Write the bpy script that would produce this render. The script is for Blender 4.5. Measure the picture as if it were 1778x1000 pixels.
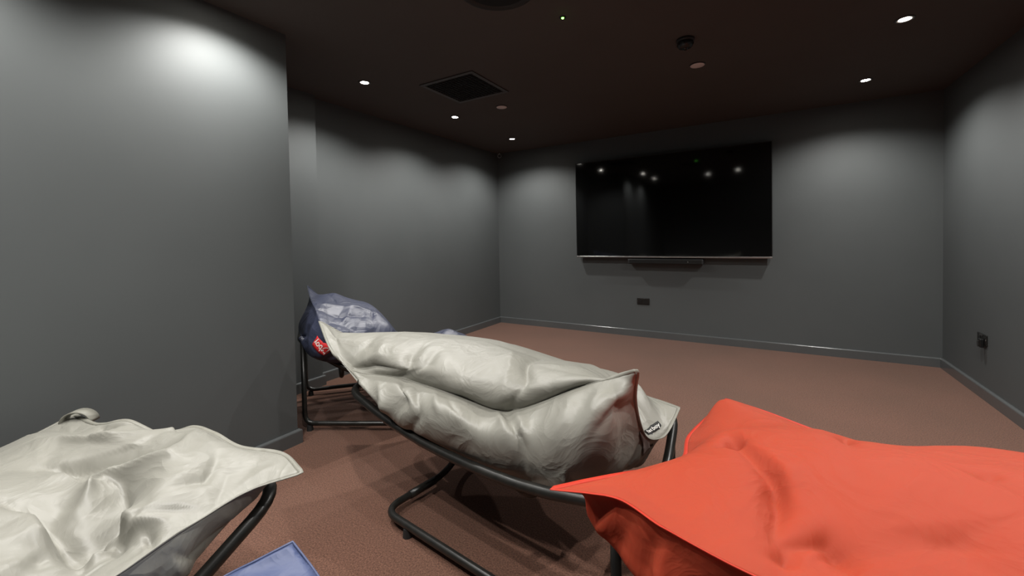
import bpy, bmesh, math, random
import numpy as np
from mathutils import Vector, Matrix
from mathutils.bvhtree import BVHTree

for o in list(bpy.data.objects):
    bpy.data.objects.remove(o, do_unlink=True)
SC = bpy.context.scene
COL = SC.collection
PI = math.pi

# ------------------------------------------------------------------ camera
YAW, PITCH, ROLL = 0.5396, 0.0236, -0.0187
FPX, CY, CAMZ = 721.594, 431.83, 1.2387
fw = Vector((-math.sin(YAW) * math.cos(PITCH), math.cos(YAW) * math.cos(PITCH), -math.sin(PITCH)))
r0 = Vector((math.cos(YAW), math.sin(YAW), 0))
u0 = r0.cross(fw)
rr = r0 * math.cos(ROLL) + u0 * math.sin(ROLL)
uu = -r0 * math.sin(ROLL) + u0 * math.cos(ROLL)
cd = bpy.data.cameras.new('camera')
cam = bpy.data.objects.new('camera', cd)
COL.objects.link(cam)
m = Matrix((rr, uu, -fw)).transposed().to_4x4()
m.translation = Vector((0, 0, CAMZ))
cam.matrix_world = m
cd.sensor_fit = 'HORIZONTAL'
cd.sensor_width = 36.0
cd.lens = 36.0 * FPX / 1778.0
cd.shift_y = (CY - 500.0) / 1778.0
cd.clip_start = 0.02
SC.camera = cam

# ------------------------------------------------------------------ world, exposure, lamp settings
world = bpy.data.worlds.new('world')
SC.world = world
world.use_nodes = True
world.node_tree.nodes['Background'].inputs[0].default_value = (0.0, 0.0, 0.0, 1)
world.node_tree.nodes['Background'].inputs[1].default_value = 0.0
SC.view_settings.view_transform = 'Standard'
SC.view_settings.look = 'None'
SC.view_settings.gamma = 1.0
SC.view_settings.use_curve_mapping = False
SC.view_settings.exposure = 1.55
SPOT_W = 35.0          # power of one ceiling downlight
SPOT_ANGLE = 145.0     # beam of a downlight, degrees
SPOT_COLOR = (1.0, 0.975, 0.935)

# ------------------------------------------------------------------ room sizes
H = 2.5
YB = 5.208      # television wall
XL = -3.344     # left wall behind the alcove
XR = 1.410      # right wall
XP = -2.466     # face of the near partition
YP = 1.493      # end of the partition
XS, YS = -3.272, 2.222   # shallow pier in the alcove
YR = -2.6       # wall behind the camera


# ------------------------------------------------------------------ materials
def new_mat(name):
    mt = bpy.data.materials.new(name)
    mt.use_nodes = True
    nt = mt.node_tree
    return mt, nt, nt.nodes['Principled BSDF']


def noise_bump(nt, b, scale, strength, dist=0.002, detail=4.0):
    tc = nt.nodes.new('ShaderNodeTexCoord')
    nz = nt.nodes.new('ShaderNodeTexNoise')
    nz.inputs['Scale'].default_value = scale
    nz.inputs['Detail'].default_value = detail
    bp = nt.nodes.new('ShaderNodeBump')
    bp.inputs['Strength'].default_value = strength
    bp.inputs['Distance'].default_value = dist
    nt.links.new(tc.outputs['Object'], nz.inputs['Vector'])
    nt.links.new(nz.outputs['Fac'], bp.inputs['Height'])
    nt.links.new(bp.outputs['Normal'], b.inputs['Normal'])
    return tc, nz


def mottled(name, c1, c2, rough, scale, bump_scale=200, bump=0.1, bump_dist=0.001, spec=0.5, sheen=0.0, metal=0.0, detail=6.0):
    mt, nt, b = new_mat(name)
    tc, nz = noise_bump(nt, b, bump_scale, bump, bump_dist)
    n2 = nt.nodes.new('ShaderNodeTexNoise')
    n2.inputs['Scale'].default_value = scale
    n2.inputs['Detail'].default_value = detail
    cr = nt.nodes.new('ShaderNodeValToRGB')
    cr.color_ramp.elements[0].position = 0.35
    cr.color_ramp.elements[1].position = 0.65
    cr.color_ramp.elements[0].color = (*c1, 1)
    cr.color_ramp.elements[1].color = (*c2, 1)
    nt.links.new(tc.outputs['Object'], n2.inputs['Vector'])
    nt.links.new(n2.outputs['Fac'], cr.inputs['Fac'])
    nt.links.new(cr.outputs['Color'], b.inputs['Base Color'])
    b.inputs['Roughness'].default_value = rough
    b.inputs['Specular IOR Level'].default_value = spec
    b.inputs['Metallic'].default_value = metal
    if sheen:
        b.inputs['Sheen Weight'].default_value = sheen
        b.inputs['Sheen Roughness'].default_value = 0.4
    return mt


def plain(name, c, rough=0.5, spec=0.5, metal=0.0, coat=0.0):
    mt, nt, b = new_mat(name)
    b.inputs['Base Color'].default_value = (*c, 1)
    b.inputs['Roughness'].default_value = rough
    b.inputs['Specular IOR Level'].default_value = spec
    b.inputs['Metallic'].default_value = metal
    b.inputs['Coat Weight'].default_value = coat
    noise_bump(nt, b, 300, 0.03, 0.0005)
    return mt


def emit(name, c, s):
    mt, nt, b = new_mat(name)
    b.inputs['Base Color'].default_value = (*c, 1)
    b.inputs['Emission Color'].default_value = (*c, 1)
    b.inputs['Emission Strength'].default_value = s
    return mt


def carpet_mat():
    mt, nt, b = new_mat('carpet')
    tc = nt.nodes.new('ShaderNodeTexCoord')

    def noise(scale, detail, rough=0.5):
        n = nt.nodes.new('ShaderNodeTexNoise')
        n.inputs['Scale'].default_value = scale
        n.inputs['Detail'].default_value = detail
        n.inputs['Roughness'].default_value = rough
        nt.links.new(tc.outputs['Object'], n.inputs['Vector'])
        return n
    fine = noise(150, 4, 0.75)
    big = noise(1.6, 4, 0.55)
    cr = nt.nodes.new('ShaderNodeValToRGB')
    e = cr.color_ramp.elements
    e[0].position, e[0].color = 0.36, (0.064, 0.029, 0.019, 1)
    e[1].position, e[1].color = 0.64, (0.200, 0.098, 0.066, 1)
    nt.links.new(fine.outputs['Fac'], cr.inputs['Fac'])
    cr2 = nt.nodes.new('ShaderNodeValToRGB')
    e = cr2.color_ramp.elements
    e[0].position, e[0].color = 0.3, (0.86, 0.88, 0.86, 1)
    e[1].position, e[1].color = 0.7, (1.0, 0.98, 0.97, 1)
    nt.links.new(big.outputs['Fac'], cr2.inputs['Fac'])
    mx = nt.nodes.new('ShaderNodeMix')
    mx.data_type = 'RGBA'
    mx.blend_type = 'MULTIPLY'
    mx.inputs['Factor'].default_value = 1.0
    nt.links.new(cr.outputs['Color'], mx.inputs['A'])
    nt.links.new(cr2.outputs['Color'], mx.inputs['B'])
    # sparse pale lint specks
    lint = noise(95, 2, 0.6)
    cr3 = nt.nodes.new('ShaderNodeValToRGB')
    e = cr3.color_ramp.elements
    e[0].position, e[0].color = 0.745, (0, 0, 0, 1)
    e[1].position, e[1].color = 0.775, (1, 1, 1, 1)
    nt.links.new(lint.outputs['Fac'], cr3.inputs['Fac'])
    mx2 = nt.nodes.new('ShaderNodeMix')
    mx2.data_type = 'RGBA'
    nt.links.new(cr3.outputs['Color'], mx2.inputs['Factor'])
    nt.links.new(mx.outputs['Result'], mx2.inputs['A'])
    mx2.inputs['B'].default_value = (0.30, 0.20, 0.16, 1)
    nt.links.new(mx2.outputs['Result'], b.inputs['Base Color'])
    bp = nt.nodes.new('ShaderNodeBump')
    bp.inputs['Strength'].default_value = 0.6
    bp.inputs['Distance'].default_value = 0.004
    nt.links.new(fine.outputs['Fac'], bp.inputs['Height'])
    nt.links.new(bp.outputs['Normal'], b.inputs['Normal'])
    b.inputs['Roughness'].default_value = 0.95
    b.inputs['Specular IOR Level'].default_value = 0.15
    b.inputs['Sheen Weight'].default_value = 0.15
    return mt


def fabric(name, c, c2, rough, spec=0.5, sheen=0.0, weave=900, fine=0.28, sss=None, tint=(1, 1, 1)):
    """woven coated nylon: crossed fine threads plus faint colour drift"""
    mt, nt, b = new_mat(name)
    tc = nt.nodes.new('ShaderNodeTexCoord')
    w1 = nt.nodes.new('ShaderNodeTexWave')
    w1.bands_direction = 'X'
    w1.inputs['Scale'].default_value = weave / 6.0
    w2 = nt.nodes.new('ShaderNodeTexWave')
    w2.bands_direction = 'Y'
    w2.inputs['Scale'].default_value = weave / 6.0
    for w in (w1, w2):
        nt.links.new(tc.outputs['UV'], w.inputs['Vector'])
    ad = nt.nodes.new('ShaderNodeMath')
    ad.operation = 'ADD'
    nt.links.new(w1.outputs['Fac'], ad.inputs[0])
    nt.links.new(w2.outputs['Fac'], ad.inputs[1])
    cz = nt.nodes.new('ShaderNodeTexNoise')          # small crumples in the cloth
    cz.noise_type = 'RIDGED_MULTIFRACTAL'
    cz.inputs['Scale'].default_value = 7.0
    cz.inputs['Detail'].default_value = 3.5
    cz.inputs['Roughness'].default_value = 0.45
    cz.inputs['Distortion'].default_value = 0.8
    cz.inputs['Offset'].default_value = 1.0
    cz.inputs['Gain'].default_value = 2.0
    nt.links.new(tc.outputs['Object'], cz.inputs['Vector'])
    b1 = nt.nodes.new('ShaderNodeBump')
    b1.inputs['Strength'].default_value = fine
    b1.inputs['Distance'].default_value = 0.010
    nt.links.new(cz.outputs['Fac'], b1.inputs['Height'])
    b2 = nt.nodes.new('ShaderNodeBump')
    b2.inputs['Strength'].default_value = 0.05
    b2.inputs['Distance'].default_value = 0.0006
    nt.links.new(ad.outputs[0], b2.inputs['Height'])
    nt.links.new(b1.outputs['Normal'], b2.inputs['Normal'])
    nt.links.new(b2.outputs['Normal'], b.inputs['Normal'])
    nz = nt.nodes.new('ShaderNodeTexNoise')
    nz.inputs['Scale'].default_value = 5.0
    nz.inputs['Detail'].default_value = 5.0
    nt.links.new(tc.outputs['Object'], nz.inputs['Vector'])
    mx = nt.nodes.new('ShaderNodeMix')
    mx.data_type = 'RGBA'
    mx.inputs['A'].default_value = (*c, 1)
    mx.inputs['B'].default_value = (*c2, 1)
    nt.links.new(nz.outputs['Fac'], mx.inputs['Factor'])
    nt.links.new(mx.outputs['Result'], b.inputs['Base Color'])
    b.inputs['Roughness'].default_value = rough
    b.inputs['Specular IOR Level'].default_value = spec
    b.inputs['Sheen Weight'].default_value = sheen
    b.inputs['Sheen Tint'].default_value = (*tint, 1)
    b.inputs['Sheen Roughness'].default_value = 0.45
    if sss:                                  # light soaks through the cloth into the white filling beads
        b.inputs['Subsurface Weight'].default_value = sss[0]
        b.inputs['Subsurface Radius'].default_value = sss[1]
        b.inputs['Subsurface Scale'].default_value = sss[2]
    return mt


M = {}
M['wall'] = mottled('charcoal_wall_paint', (0.079, 0.086, 0.087), (0.087, 0.094, 0.095), 0.58, 1.2, 260, 0.06, 0.0006, 0.35)
M['base'] = mottled('baseboard_paint', (0.085, 0.090, 0.092), (0.094, 0.099, 0.100), 0.22, 2.0, 200, 0.02, 0.0003, 0.6)
M['ceil'] = mottled('dark_brown_ceiling_paint', (0.078, 0.065, 0.058), (0.085, 0.072, 0.065), 0.8, 1.0, 240, 0.06, 0.0006, 0.25)
M['carpet'] = carpet_mat()
M['taupe'] = fabric('taupe_nylon', (0.225, 0.220, 0.192), (0.245, 0.239, 0.209), 0.46, 0.5)
M['taupe_trim'] = fabric('taupe_seam', (0.20, 0.195, 0.165), (0.215, 0.21, 0.18), 0.5)
M['red'] = fabric('red_orange_nylon', (0.315, 0.042, 0.018), (0.34, 0.047, 0.021), 0.7, 0.2, 0.0, sss=(0.2, (1.0, 0.02, 0.01), 0.08))
M['red_trim'] = fabric('red_seam', (0.42, 0.028, 0.012), (0.45, 0.032, 0.014), 0.6, 0.3)
M['navy'] = fabric('navy_nylon', (0.024, 0.029, 0.056), (0.032, 0.038, 0.070), 0.46, 0.65)
M['navy_trim'] = fabric('navy_seam', (0.016, 0.020, 0.040), (0.02, 0.026, 0.05), 0.5)
M['blue'] = fabric('blue_nylon', (0.050, 0.068, 0.150), (0.060, 0.080, 0.170), 0.5, 0.5)
M['blue_trim'] = fabric('blue_seam', (0.045, 0.060, 0.135), (0.052, 0.07, 0.15), 0.5)
M['tube'] = mottled('black_coated_steel', (0.010, 0.010, 0.009), (0.016, 0.015, 0.013), 0.33, 30, 400, 0.08, 0.0004, 0.5)
M['rubber'] = plain('black_rubber', (0.012, 0.012, 0.012), 0.7)
M['glass'] = plain('black_screen_glass', (0.003, 0.003, 0.003), 0.055, 0.5)
M['tvblack'] = plain('black_plastic', (0.008, 0.008, 0.008), 0.35)
M['silver'] = plain('brushed_silver', (0.42, 0.41, 0.40), 0.32, 0.5, 0.9)
M['bar'] = plain('charcoal_plastic', (0.02, 0.02, 0.02), 0.5)
M['socket'] = plain('black_nickel_plate', (0.012, 0.012, 0.011), 0.3, 0.5)
M['screw'] = plain('chrome_screw', (0.6, 0.6, 0.58), 0.25, 0.5, 1.0)
M['disc'] = plain('off_white_cover_plate', (0.72, 0.60, 0.57), 0.5)
M['vent'] = plain('black_grille', (0.012, 0.010, 0.009), 0.55)
M['ventdeep'] = plain('duct_black', (0.003, 0.003, 0.003), 0.9)
M['ventframe'] = plain('dark_grille_frame', (0.045, 0.036, 0.032), 0.45)
M['dl_trim'] = plain('downlight_bezel', (0.05, 0.042, 0.038), 0.4)
M['lamp'] = emit('lamp_lens', (1.0, 0.95, 0.86), 42.0)
M['led'] = emit('green_led', (0.16, 1.0, 0.06), 6.0)
M['label_red'] = plain('red_label_cloth', (0.55, 0.015, 0.018), 0.7)
M['label_black'] = plain('black_label_cloth', (0.012, 0.012, 0.012), 0.7)
M['label_white'] = plain('white_label_print', (0.75, 0.74, 0.70), 0.7)
M['strap'] = fabric('brown_grey_strap', (0.16, 0.135, 0.125), (0.18, 0.15, 0.14), 0.6)


# ------------------------------------------------------------------ object helpers
def mesh_obj(name, bm, mat, parent=None, smooth=False):
    me = bpy.data.meshes.new(name)
    bmesh.ops.recalc_face_normals(bm, faces=bm.faces)
    bm.to_mesh(me)
    bm.free()
    me.materials.append(mat)
    if smooth:
        for p in me.polygons:
            p.use_smooth = True
    o = bpy.data.objects.new(name, me)
    COL.objects.link(o)
    if parent:
        o.parent = parent
        o.matrix_parent_inverse = parent.matrix_world.inverted()
    return o


def link_mesh(name, me, parent=None):
    o = bpy.data.objects.new(name, me)
    COL.objects.link(o)
    if parent:
        o.parent = parent
    return o


def add_box(bm, lo, hi, bevel=0.0, seg=1):
    lo, hi = Vector(lo), Vector(hi)
    r = bmesh.ops.create_cube(bm, size=1.0)
    vs = r['verts']
    c, s = (lo + hi) / 2, hi - lo
    for v in vs:
        v.co = Vector((v.co.x * s.x, v.co.y * s.y, v.co.z * s.z)) + c
    if bevel > 0:
        es = {e for v in vs for e in v.link_edges}
        bmesh.ops.bevel(bm, geom=list(es), offset=bevel, segments=seg, profile=0.5, affect='EDGES')


def add_cyl(bm, c, r1, r2, h, seg=32, axis='Z'):
    """cone frustum from c upward along axis"""
    mt = Matrix.Translation(Vector(c) + Vector((0, 0, h / 2)))
    if axis == 'Y':
        mt = Matrix.Translation(Vector(c) + Vector((0, h / 2, 0))) @ Matrix.Rotation(-PI / 2, 4, 'X')
    bmesh.ops.create_cone(bm, cap_ends=True, segments=seg, radius1=r1, radius2=r2, depth=h, matrix=mt)


def lathe(bm, prof, seg=40, c=(0, 0, 0)):
    """revolve (r,z) profile about z"""
    rings = []
    for r, z in prof:
        rings.append([bm.verts.new((c[0] + r * math.cos(2 * PI * k / seg), c[1] + r * math.sin(2 * PI * k / seg), c[2] + z)) for k in range(seg)])
    for a, b in zip(rings[:-1], rings[1:]):
        for k in range(seg):
            bm.faces.new((a[k], a[(k + 1) % seg], b[(k + 1) % seg], b[k]))
    return rings


def empty(name, loc, label, cat, group=None):
    o = bpy.data.objects.new(name, None)
    o.empty_display_size = 0.1
    COL.objects.link(o)
    o.location = loc
    o.matrix_world = Matrix.Translation(Vector(loc))
    tag(o, label, cat, group)
    return o


def tag(o, label, cat, group=None):
    o['label'] = label
    o['category'] = cat
    if group:
        o['group'] = group
    return o


def struct(o, label=None, cat=None):
    o['kind'] = 'structure'
    if label:
        o['label'] = label
    if cat:
        o['category'] = cat
    return o


def box_struct(name, lo, hi, mat, label, cat, bevel=0.0):
    bm = bmesh.new()
    add_box(bm, lo, hi, bevel)
    return struct(mesh_obj(name, bm, mat), label, cat)


# ------------------------------------------------------------------ room shell
T = 0.12
box_struct('floor', (XL - T, YR - T, -T), (XR + T, YB + T, 0), M['carpet'], 'reddish brown carpet covering the whole room floor', 'floor')
box_struct('ceiling', (XL - T, YR - T, H), (XR + T, YB + T, H + T), M['ceil'], 'flat dark brown ceiling set with downlights', 'ceiling')
box_struct('wall_back', (XL - T, YB, 0), (XR + T, YB + T, H), M['wall'], 'charcoal painted wall carrying the television', 'wall')
box_struct('wall_left', (XL - T, YS, 0), (XL, YB, H), M['wall'], 'charcoal left wall running up to the television wall', 'wall')
box_struct('wall_pier', (XL - T, YP, 0), (XS, YS, H), M['wall'], 'narrow charcoal pier beside the end of the near partition', 'wall')
box_struct('wall_partition', (XL - T, YR, 0), (XP, YP, H), M['wall'], 'near charcoal partition wall on the left with a bright light scallop', 'wall')
box_struct('wall_right', (XR, YR - T, 0), (XR + T, YB, H), M['wall'], 'charcoal wall along the right side', 'wall')
box_struct('wall_rear', (XP, YR - T, 0), (XR, YR, H), M['wall'], 'charcoal wall behind the camera', 'wall')

BH, BD = 0.0865, 0.020


def baseboard(name, pts, label):
    """board swept along an open run of floor points, the room on the left-hand side of travel"""
    bm = bmesh.new()
    rb = 0.012
    prof = [(0, 0), (BD, 0)] + [(BD - rb + rb * math.cos(a), BH - rb + rb * math.sin(a)) for a in (0, PI / 8, PI / 4, 3 * PI / 8, PI / 2)] + [(0, BH)]
    n = len(pts)
    rings = []
    for i, p in enumerate(pts):
        p = Vector((p[0], p[1], 0))
        d1 = (Vector((*pts[i], 0)) - Vector((*pts[i - 1], 0))).normalized() if i else None
        d2 = (Vector((*pts[i + 1], 0)) - Vector((*pts[i], 0))).normalized() if i < n - 1 else None
        n1 = Vector((-d1.y, d1.x, 0)) if d1 else None
        n2 = Vector((-d2.y, d2.x, 0)) if d2 else None
        if n1 is None:
            off = n2
        elif n2 is None:
            off = n1
        else:
            off = (n1 + n2) / (1 + n1.dot(n2))
        rings.append([bm.verts.new(p + off * a + Vector((0, 0, z))) for a, z in prof])
    for a, b in zip(rings[:-1], rings[1:]):
        for k in range(len(prof)):
            bm.faces.new((a[k], a[(k + 1) % len(prof)], b[(k + 1) % len(prof)], b[k]))
    bm.faces.new(rings[0])
    bm.faces.new(list(reversed(rings[-1])))
    return struct(mesh_obj(name, bm, M['base']), label, 'baseboard')


baseboard('baseboard_back', [(XR, YB), (XL, YB)], 'dark grey baseboard below the television wall')
baseboard('baseboard_left', [(XL, YB), (XL, YS), (XS, YS), (XS, YP)], 'dark grey baseboard along the far left wall and pier')
baseboard('baseboard_partition', [(XS, YP), (XP, YP), (XP, YR)], 'dark grey baseboard round the end of the near partition')
baseboard('baseboard_right', [(XR, YR), (XR, YB)], 'dark grey baseboard along the right wall')


# ------------------------------------------------------------------ downlights (with their lamps)
def downlight_meshes():
    bm = bmesh.new()
    lathe(bm, [(0.030, -0.001), (0.030, -0.004), (0.044, -0.005), (0.048, -0.003), (0.048, 0.0), (0.030, 0.0), (0.030, -0.001)], 36)
    a = bpy.data.meshes.new('bezel')
    bmesh.ops.recalc_face_normals(bm, faces=bm.faces)
    bm.to_mesh(a)
    bm.free()
    a.materials.append(M['dl_trim'])
    bm = bmesh.new()
    rings = lathe(bm, [(0.0295, -0.0022), (0.020, -0.0032), (0.010, -0.0036)], 28)
    bm.faces.new(list(reversed(rings[-1])))
    b = bpy.data.meshes.new('lens')
    bmesh.ops.recalc_face_normals(bm, faces=bm.faces)
    bm.to_mesh(b)
    bm.free()
    b.materials.append(M['lamp'])
    for me in (a, b):
        for p in me.polygons:
            p.use_smooth = True
    return a, b


DLB, DLL = downlight_meshes()
DL = [
    ((-2.688, 2.264), 'glowing recessed downlight just past the end of the partition wall'),
    ((-2.687, 3.396), 'glowing recessed downlight beside the square ceiling grille'),
    ((-2.686, 4.536), 'glowing recessed downlight in the far left corner before the television'),
    ((0.751, 4.501), 'glowing recessed downlight in the far right corner before the television'),
    ((0.739, 3.354), 'glowing recessed downlight at the top right of the picture'),
    ((-2.150, 1.110), 'recessed downlight close to the partition at the top left edge'),
    ((-2.150, 0.030), 'recessed downlight near the partition beside the camera'),
    ((-1.000, 0.000), 'recessed downlight above the camera on its left, mirrored in the television'),
    ((-0.400, 0.300), 'recessed downlight above the camera on its right, mirrored in the television'),
    ((0.745, 2.220), 'unseen recessed downlight assumed above the far side of the red beanbag'),  # unseen lamp, assumed by carrying on the spacing of the right row
    ((0.745, 1.090), 'unseen recessed downlight added above the near side of the red beanbag'),  # unseen lamp at assumed row spacing, added to brighten the lower-left bag's underside
]
for (x, y), lab in DL:
    e = empty('recessed_downlight', (x, y, H), lab, 'downlight', 'recessed ceiling downlights')
    link_mesh('bezel', DLB, e)
    link_mesh('lens', DLL, e)
    ld = bpy.data.lights.new('downlight_beam', 'SPOT')
    ld.energy = SPOT_W
    ld.color = SPOT_COLOR
    ld.spot_size = math.radians(SPOT_ANGLE)
    ld.spot_blend = 0.66
    ld.shadow_soft_size = 0.028
    lo = bpy.data.objects.new('downlight_beam', ld)
    COL.objects.link(lo)
    lo.parent = e
    lo.location = (0, 0, -0.012)

# ------------------------------------------------------------------ ceiling fittings
# square grille
g = empty('ceiling_grille', (-2.105, 2.805, H), 'square dark egg-crate air grille in the ceiling among the left lights', 'air grille')
bm = bmesh.new()
hw = 0.265
for lo, hi in (((-hw, -hw, -0.008), (hw, -hw + 0.035, 0)), ((-hw, hw - 0.035, -0.008), (hw, hw, 0)),
               ((-hw, -hw + 0.035, -0.008), (-hw + 0.035, hw - 0.035, 0)), ((hw - 0.035, -hw + 0.035, -0.008), (hw, hw - 0.035, 0))):
    add_box(bm, Vector(lo) + g.location, Vector(hi) + g.location, 0.002)
mesh_obj('frame', bm, M['ventframe'], g)
bm = bmesh.new()
add_box(bm, g.location + Vector((-hw + 0.036, -hw + 0.036, -0.0012)), g.location + Vector((hw - 0.036, hw - 0.036, -0.0002)))
mesh_obj('backing', bm, M['ventdeep'], g)


def box_mesh(name, lo, hi, mat, bevel=0.0):
    bm = bmesh.new()
    add_box(bm, lo, hi, bevel)
    me = bpy.data.meshes.new(name)
    bm.to_mesh(me)
    bm.free()
    me.materials.append(mat)
    return me


SLX = box_mesh('slat', (-hw + 0.036, -0.0018, -0.010), (hw - 0.036, 0.0018, -0.0014), M['vent'])
NS = 13
for k in range(NS):
    t = -hw + 0.036 + (2 * hw - 0.072) * (k + 1) / (NS + 1)
    a = link_mesh('slat', SLX, g)
    a.location = (0, t, 0)
    b = link_mesh('slat', SLX, g)
    b.location = (t, 0, 0)
    b.rotation_euler = (0, 0, PI / 2)

# round black ceiling speaker at the top edge of the picture
sp = empty('ceiling_speaker', (-1.13, 1.79, H), 'round black ceiling speaker cut by the top edge of the picture', 'speaker')
bm = bmesh.new()
lathe(bm, [(0.16, 0.0), (0.172, -0.006), (0.190, -0.010), (0.200, -0.006), (0.202, 0.0)], 48, sp.location)
mesh_obj('rim', bm, M['vent'], sp, True)
bm = bmesh.new()
rg = lathe(bm, [(0.165, -0.002), (0.12, -0.008), (0.06, -0.012), (0.015, -0.013)], 48, sp.location)
bm.faces.new(list(reversed(rg[-1])))
mesh_obj('grille', bm, M['ventdeep'], sp, True)

# flush sprinkler cover plates
for (x, y), lab in (((-2.112, 3.384), 'small round off-white ceiling cover plate beside the square grille'),
                    ((-0.396, 3.375), 'small round pinkish white ceiling cover plate below the black detector')):
    e = empty('sprinkler_cover', (x, y, H), lab, 'cover plate', 'round sprinkler cover plates on the ceiling')
    bm = bmesh.new()
    rg = lathe(bm, [(0.038, 0.0), (0.038, -0.004), (0.046, -0.005), (0.0495, -0.007), (0.048, -0.009), (0.02, -0.010)], 36, e.location)
    bm.faces.new(list(reversed(rg[-1])))
    mesh_obj('plate', bm, M['disc'], e, True)
    bm = bmesh.new()
    lathe(bm, [(0.0385, 0.0), (0.0385, -0.0035), (0.053, -0.0025), (0.055, 0.0)], 36, e.location)
    mesh_obj('collar', bm, M['vent'], e, True)

# black smoke / motion detector
e = empty('smoke_detector', (-0.411, 2.90, H), 'black drum-shaped detector hanging from the ceiling above the pinkish plate', 'detector')
bm = bmesh.new()
lathe(bm, [(0.050, 0.0), (0.054, -0.004), (0.054, -0.016), (0.047, -0.020)], 36, e.location)
mesh_obj('base', bm, M['vent'], e, True)
bm = bmesh.new()
rg = lathe(bm, [(0.047, -0.019), (0.049, -0.026), (0.046, -0.044), (0.036, -0.056), (0.018, -0.061)], 36, e.location)
bm.faces.new(list(reversed(rg[-1])))
mesh_obj('housing', bm, M['tvblack'], e, True)
bm = bmesh.new()
rg = lathe(bm, [(0.017, -0.058), (0.015, -0.066), (0.008, -0.069)], 20, e.location)
bm.faces.new(list(reversed(rg[-1])))
mesh_obj('sensor_dome', bm, M['glass'], e, True)
rib = box_mesh('rib', (-0.004, -0.004, -0.007), (0.004, 0.004, 0.007), M['vent'], 0.001)
for k in range(8):
    a = 2 * PI * k / 8
    q = link_mesh('rib', rib, e)
    q.location = (0.0465 * math.cos(a), 0.0465 * math.sin(a), -0.035)
    q.rotation_euler = (0, 0, a)

# green indicator light
e = empty('indicator_light', (-0.967, 2.227, H), 'tiny glowing green indicator light on the ceiling', 'indicator light')
bm = bmesh.new()
lathe(bm, [(0.007, -0.002), (0.010, -0.005), (0.019, -0.004), (0.021, 0.0)], 28, e.location)
mesh_obj('bezel', bm, M['vent'], e, True)
bm = bmesh.new()
rg = lathe(bm, [(0.0072, -0.001), (0.0068, -0.006), (0.004, -0.009), (0.0015, -0.010)], 20, e.location)
bm.faces.new(list(reversed(rg[-1])))
mesh_obj('led', bm, M['led'], e, True)


# ------------------------------------------------------------------ tubes
TUBES = []      # centre lines of the lounger frames, for resting the bags on them


def fillet(pts, r, closed=False, seg=7):
    pts = [Vector(p) for p in pts]
    out = []
    n = len(pts)
    for i, p in enumerate(pts):
        if not closed and i in (0, n - 1):
            out.append(p)
            continue
        a, b = pts[i - 1], pts[(i + 1) % n]
        d1, d2 = a - p, b - p
        rad = r[i] if isinstance(r, (list, tuple)) else r
        q = min(rad, d1.length * 0.48, d2.length * 0.48)
        p1, p2 = p + d1.normalized() * q, p + d2.normalized() * q
        for k in range(seg + 1):
            t = k / seg
            out.append(p1 * (1 - t) ** 2 + p * 2 * t * (1 - t) + p2 * t * t)
    return out


def tube(bm, pts, rad, seg=14, closed=False):
    pts = [Vector(p) for p in pts]
    q = [pts[0]]
    for p in pts[1:]:
        if (p - q[-1]).length > 1e-4:
            q.append(p)
    if closed and (q[0] - q[-1]).length < 1e-4:
        q.pop()
    pts = q
    n = len(pts)
    tang = []
    for i in range(n):
        if closed:
            t = pts[(i + 1) % n] - pts[i - 1]
        else:
            t = pts[min(i + 1, n - 1)] - pts[max(i - 1, 0)]
        tang.append(t.normalized())
    ref = Vector((0, 0, 1)) if abs(tang[0].z) < 0.9 else Vector((1, 0, 0))
    nrm = (ref - tang[0] * ref.dot(tang[0])).normalized()
    rings = []
    for i in range(n):
        if i:
            ax = tang[i - 1].cross(tang[i])
            if ax.length > 1e-7:
                ang = tang[i - 1].angle(tang[i])
                nrm = Matrix.Rotation(ang, 3, ax.normalized()) @ nrm
            nrm = (nrm - tang[i] * nrm.dot(tang[i])).normalized()
        bi = tang[i].cross(nrm)
        rings.append([bm.verts.new(pts[i] + (nrm * math.cos(2 * PI * k / seg) + bi * math.sin(2 * PI * k / seg)) * rad) for k in range(seg)])
    pairs = list(zip(rings[:-1], rings[1:]))
    for a, b in pairs:
        for k in range(seg):
            bm.faces.new((a[k], a[(k + 1) % seg], b[(k + 1) % seg], b[k]))
    if closed:      # join last ring to first, matching nearest start vertex
        a, b = rings[-1], rings[0]
        s = min(range(seg), key=lambda j: (a[0].co - b[j].co).length)
        for k in range(seg):
            bm.faces.new((a[k], a[(k + 1) % seg], b[(k + 1 + s) % seg], b[(k + s) % seg]))
    else:
        bm.faces.new(list(reversed(rings[0])))
        bm.faces.new(rings[-1])


# small ring hook in the far left ceiling corner
e = empty('ceiling_hook', (-3.255, 5.13, H), 'tiny metal ring hook in the far left ceiling corner', 'hook')
bm = bmesh.new()
c = e.location
tube(bm, [c + Vector((0, 0, 0.0)), c + Vector((0, 0, -0.03))], 0.006, 10)
mesh_obj('stem', bm, M['screw'], e, True)
bm = bmesh.new()
tube(bm, [c + Vector((0.026 * math.cos(2 * PI * k / 24) * 0.84, 0.026 * math.cos(2 * PI * k / 24) * 0.54, -0.053 + 0.026 * math.sin(2 * PI * k / 24))) for k in range(24)], 0.0045, 8, True)
mesh_obj('ring', bm, M['silver'], e, True)

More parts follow.
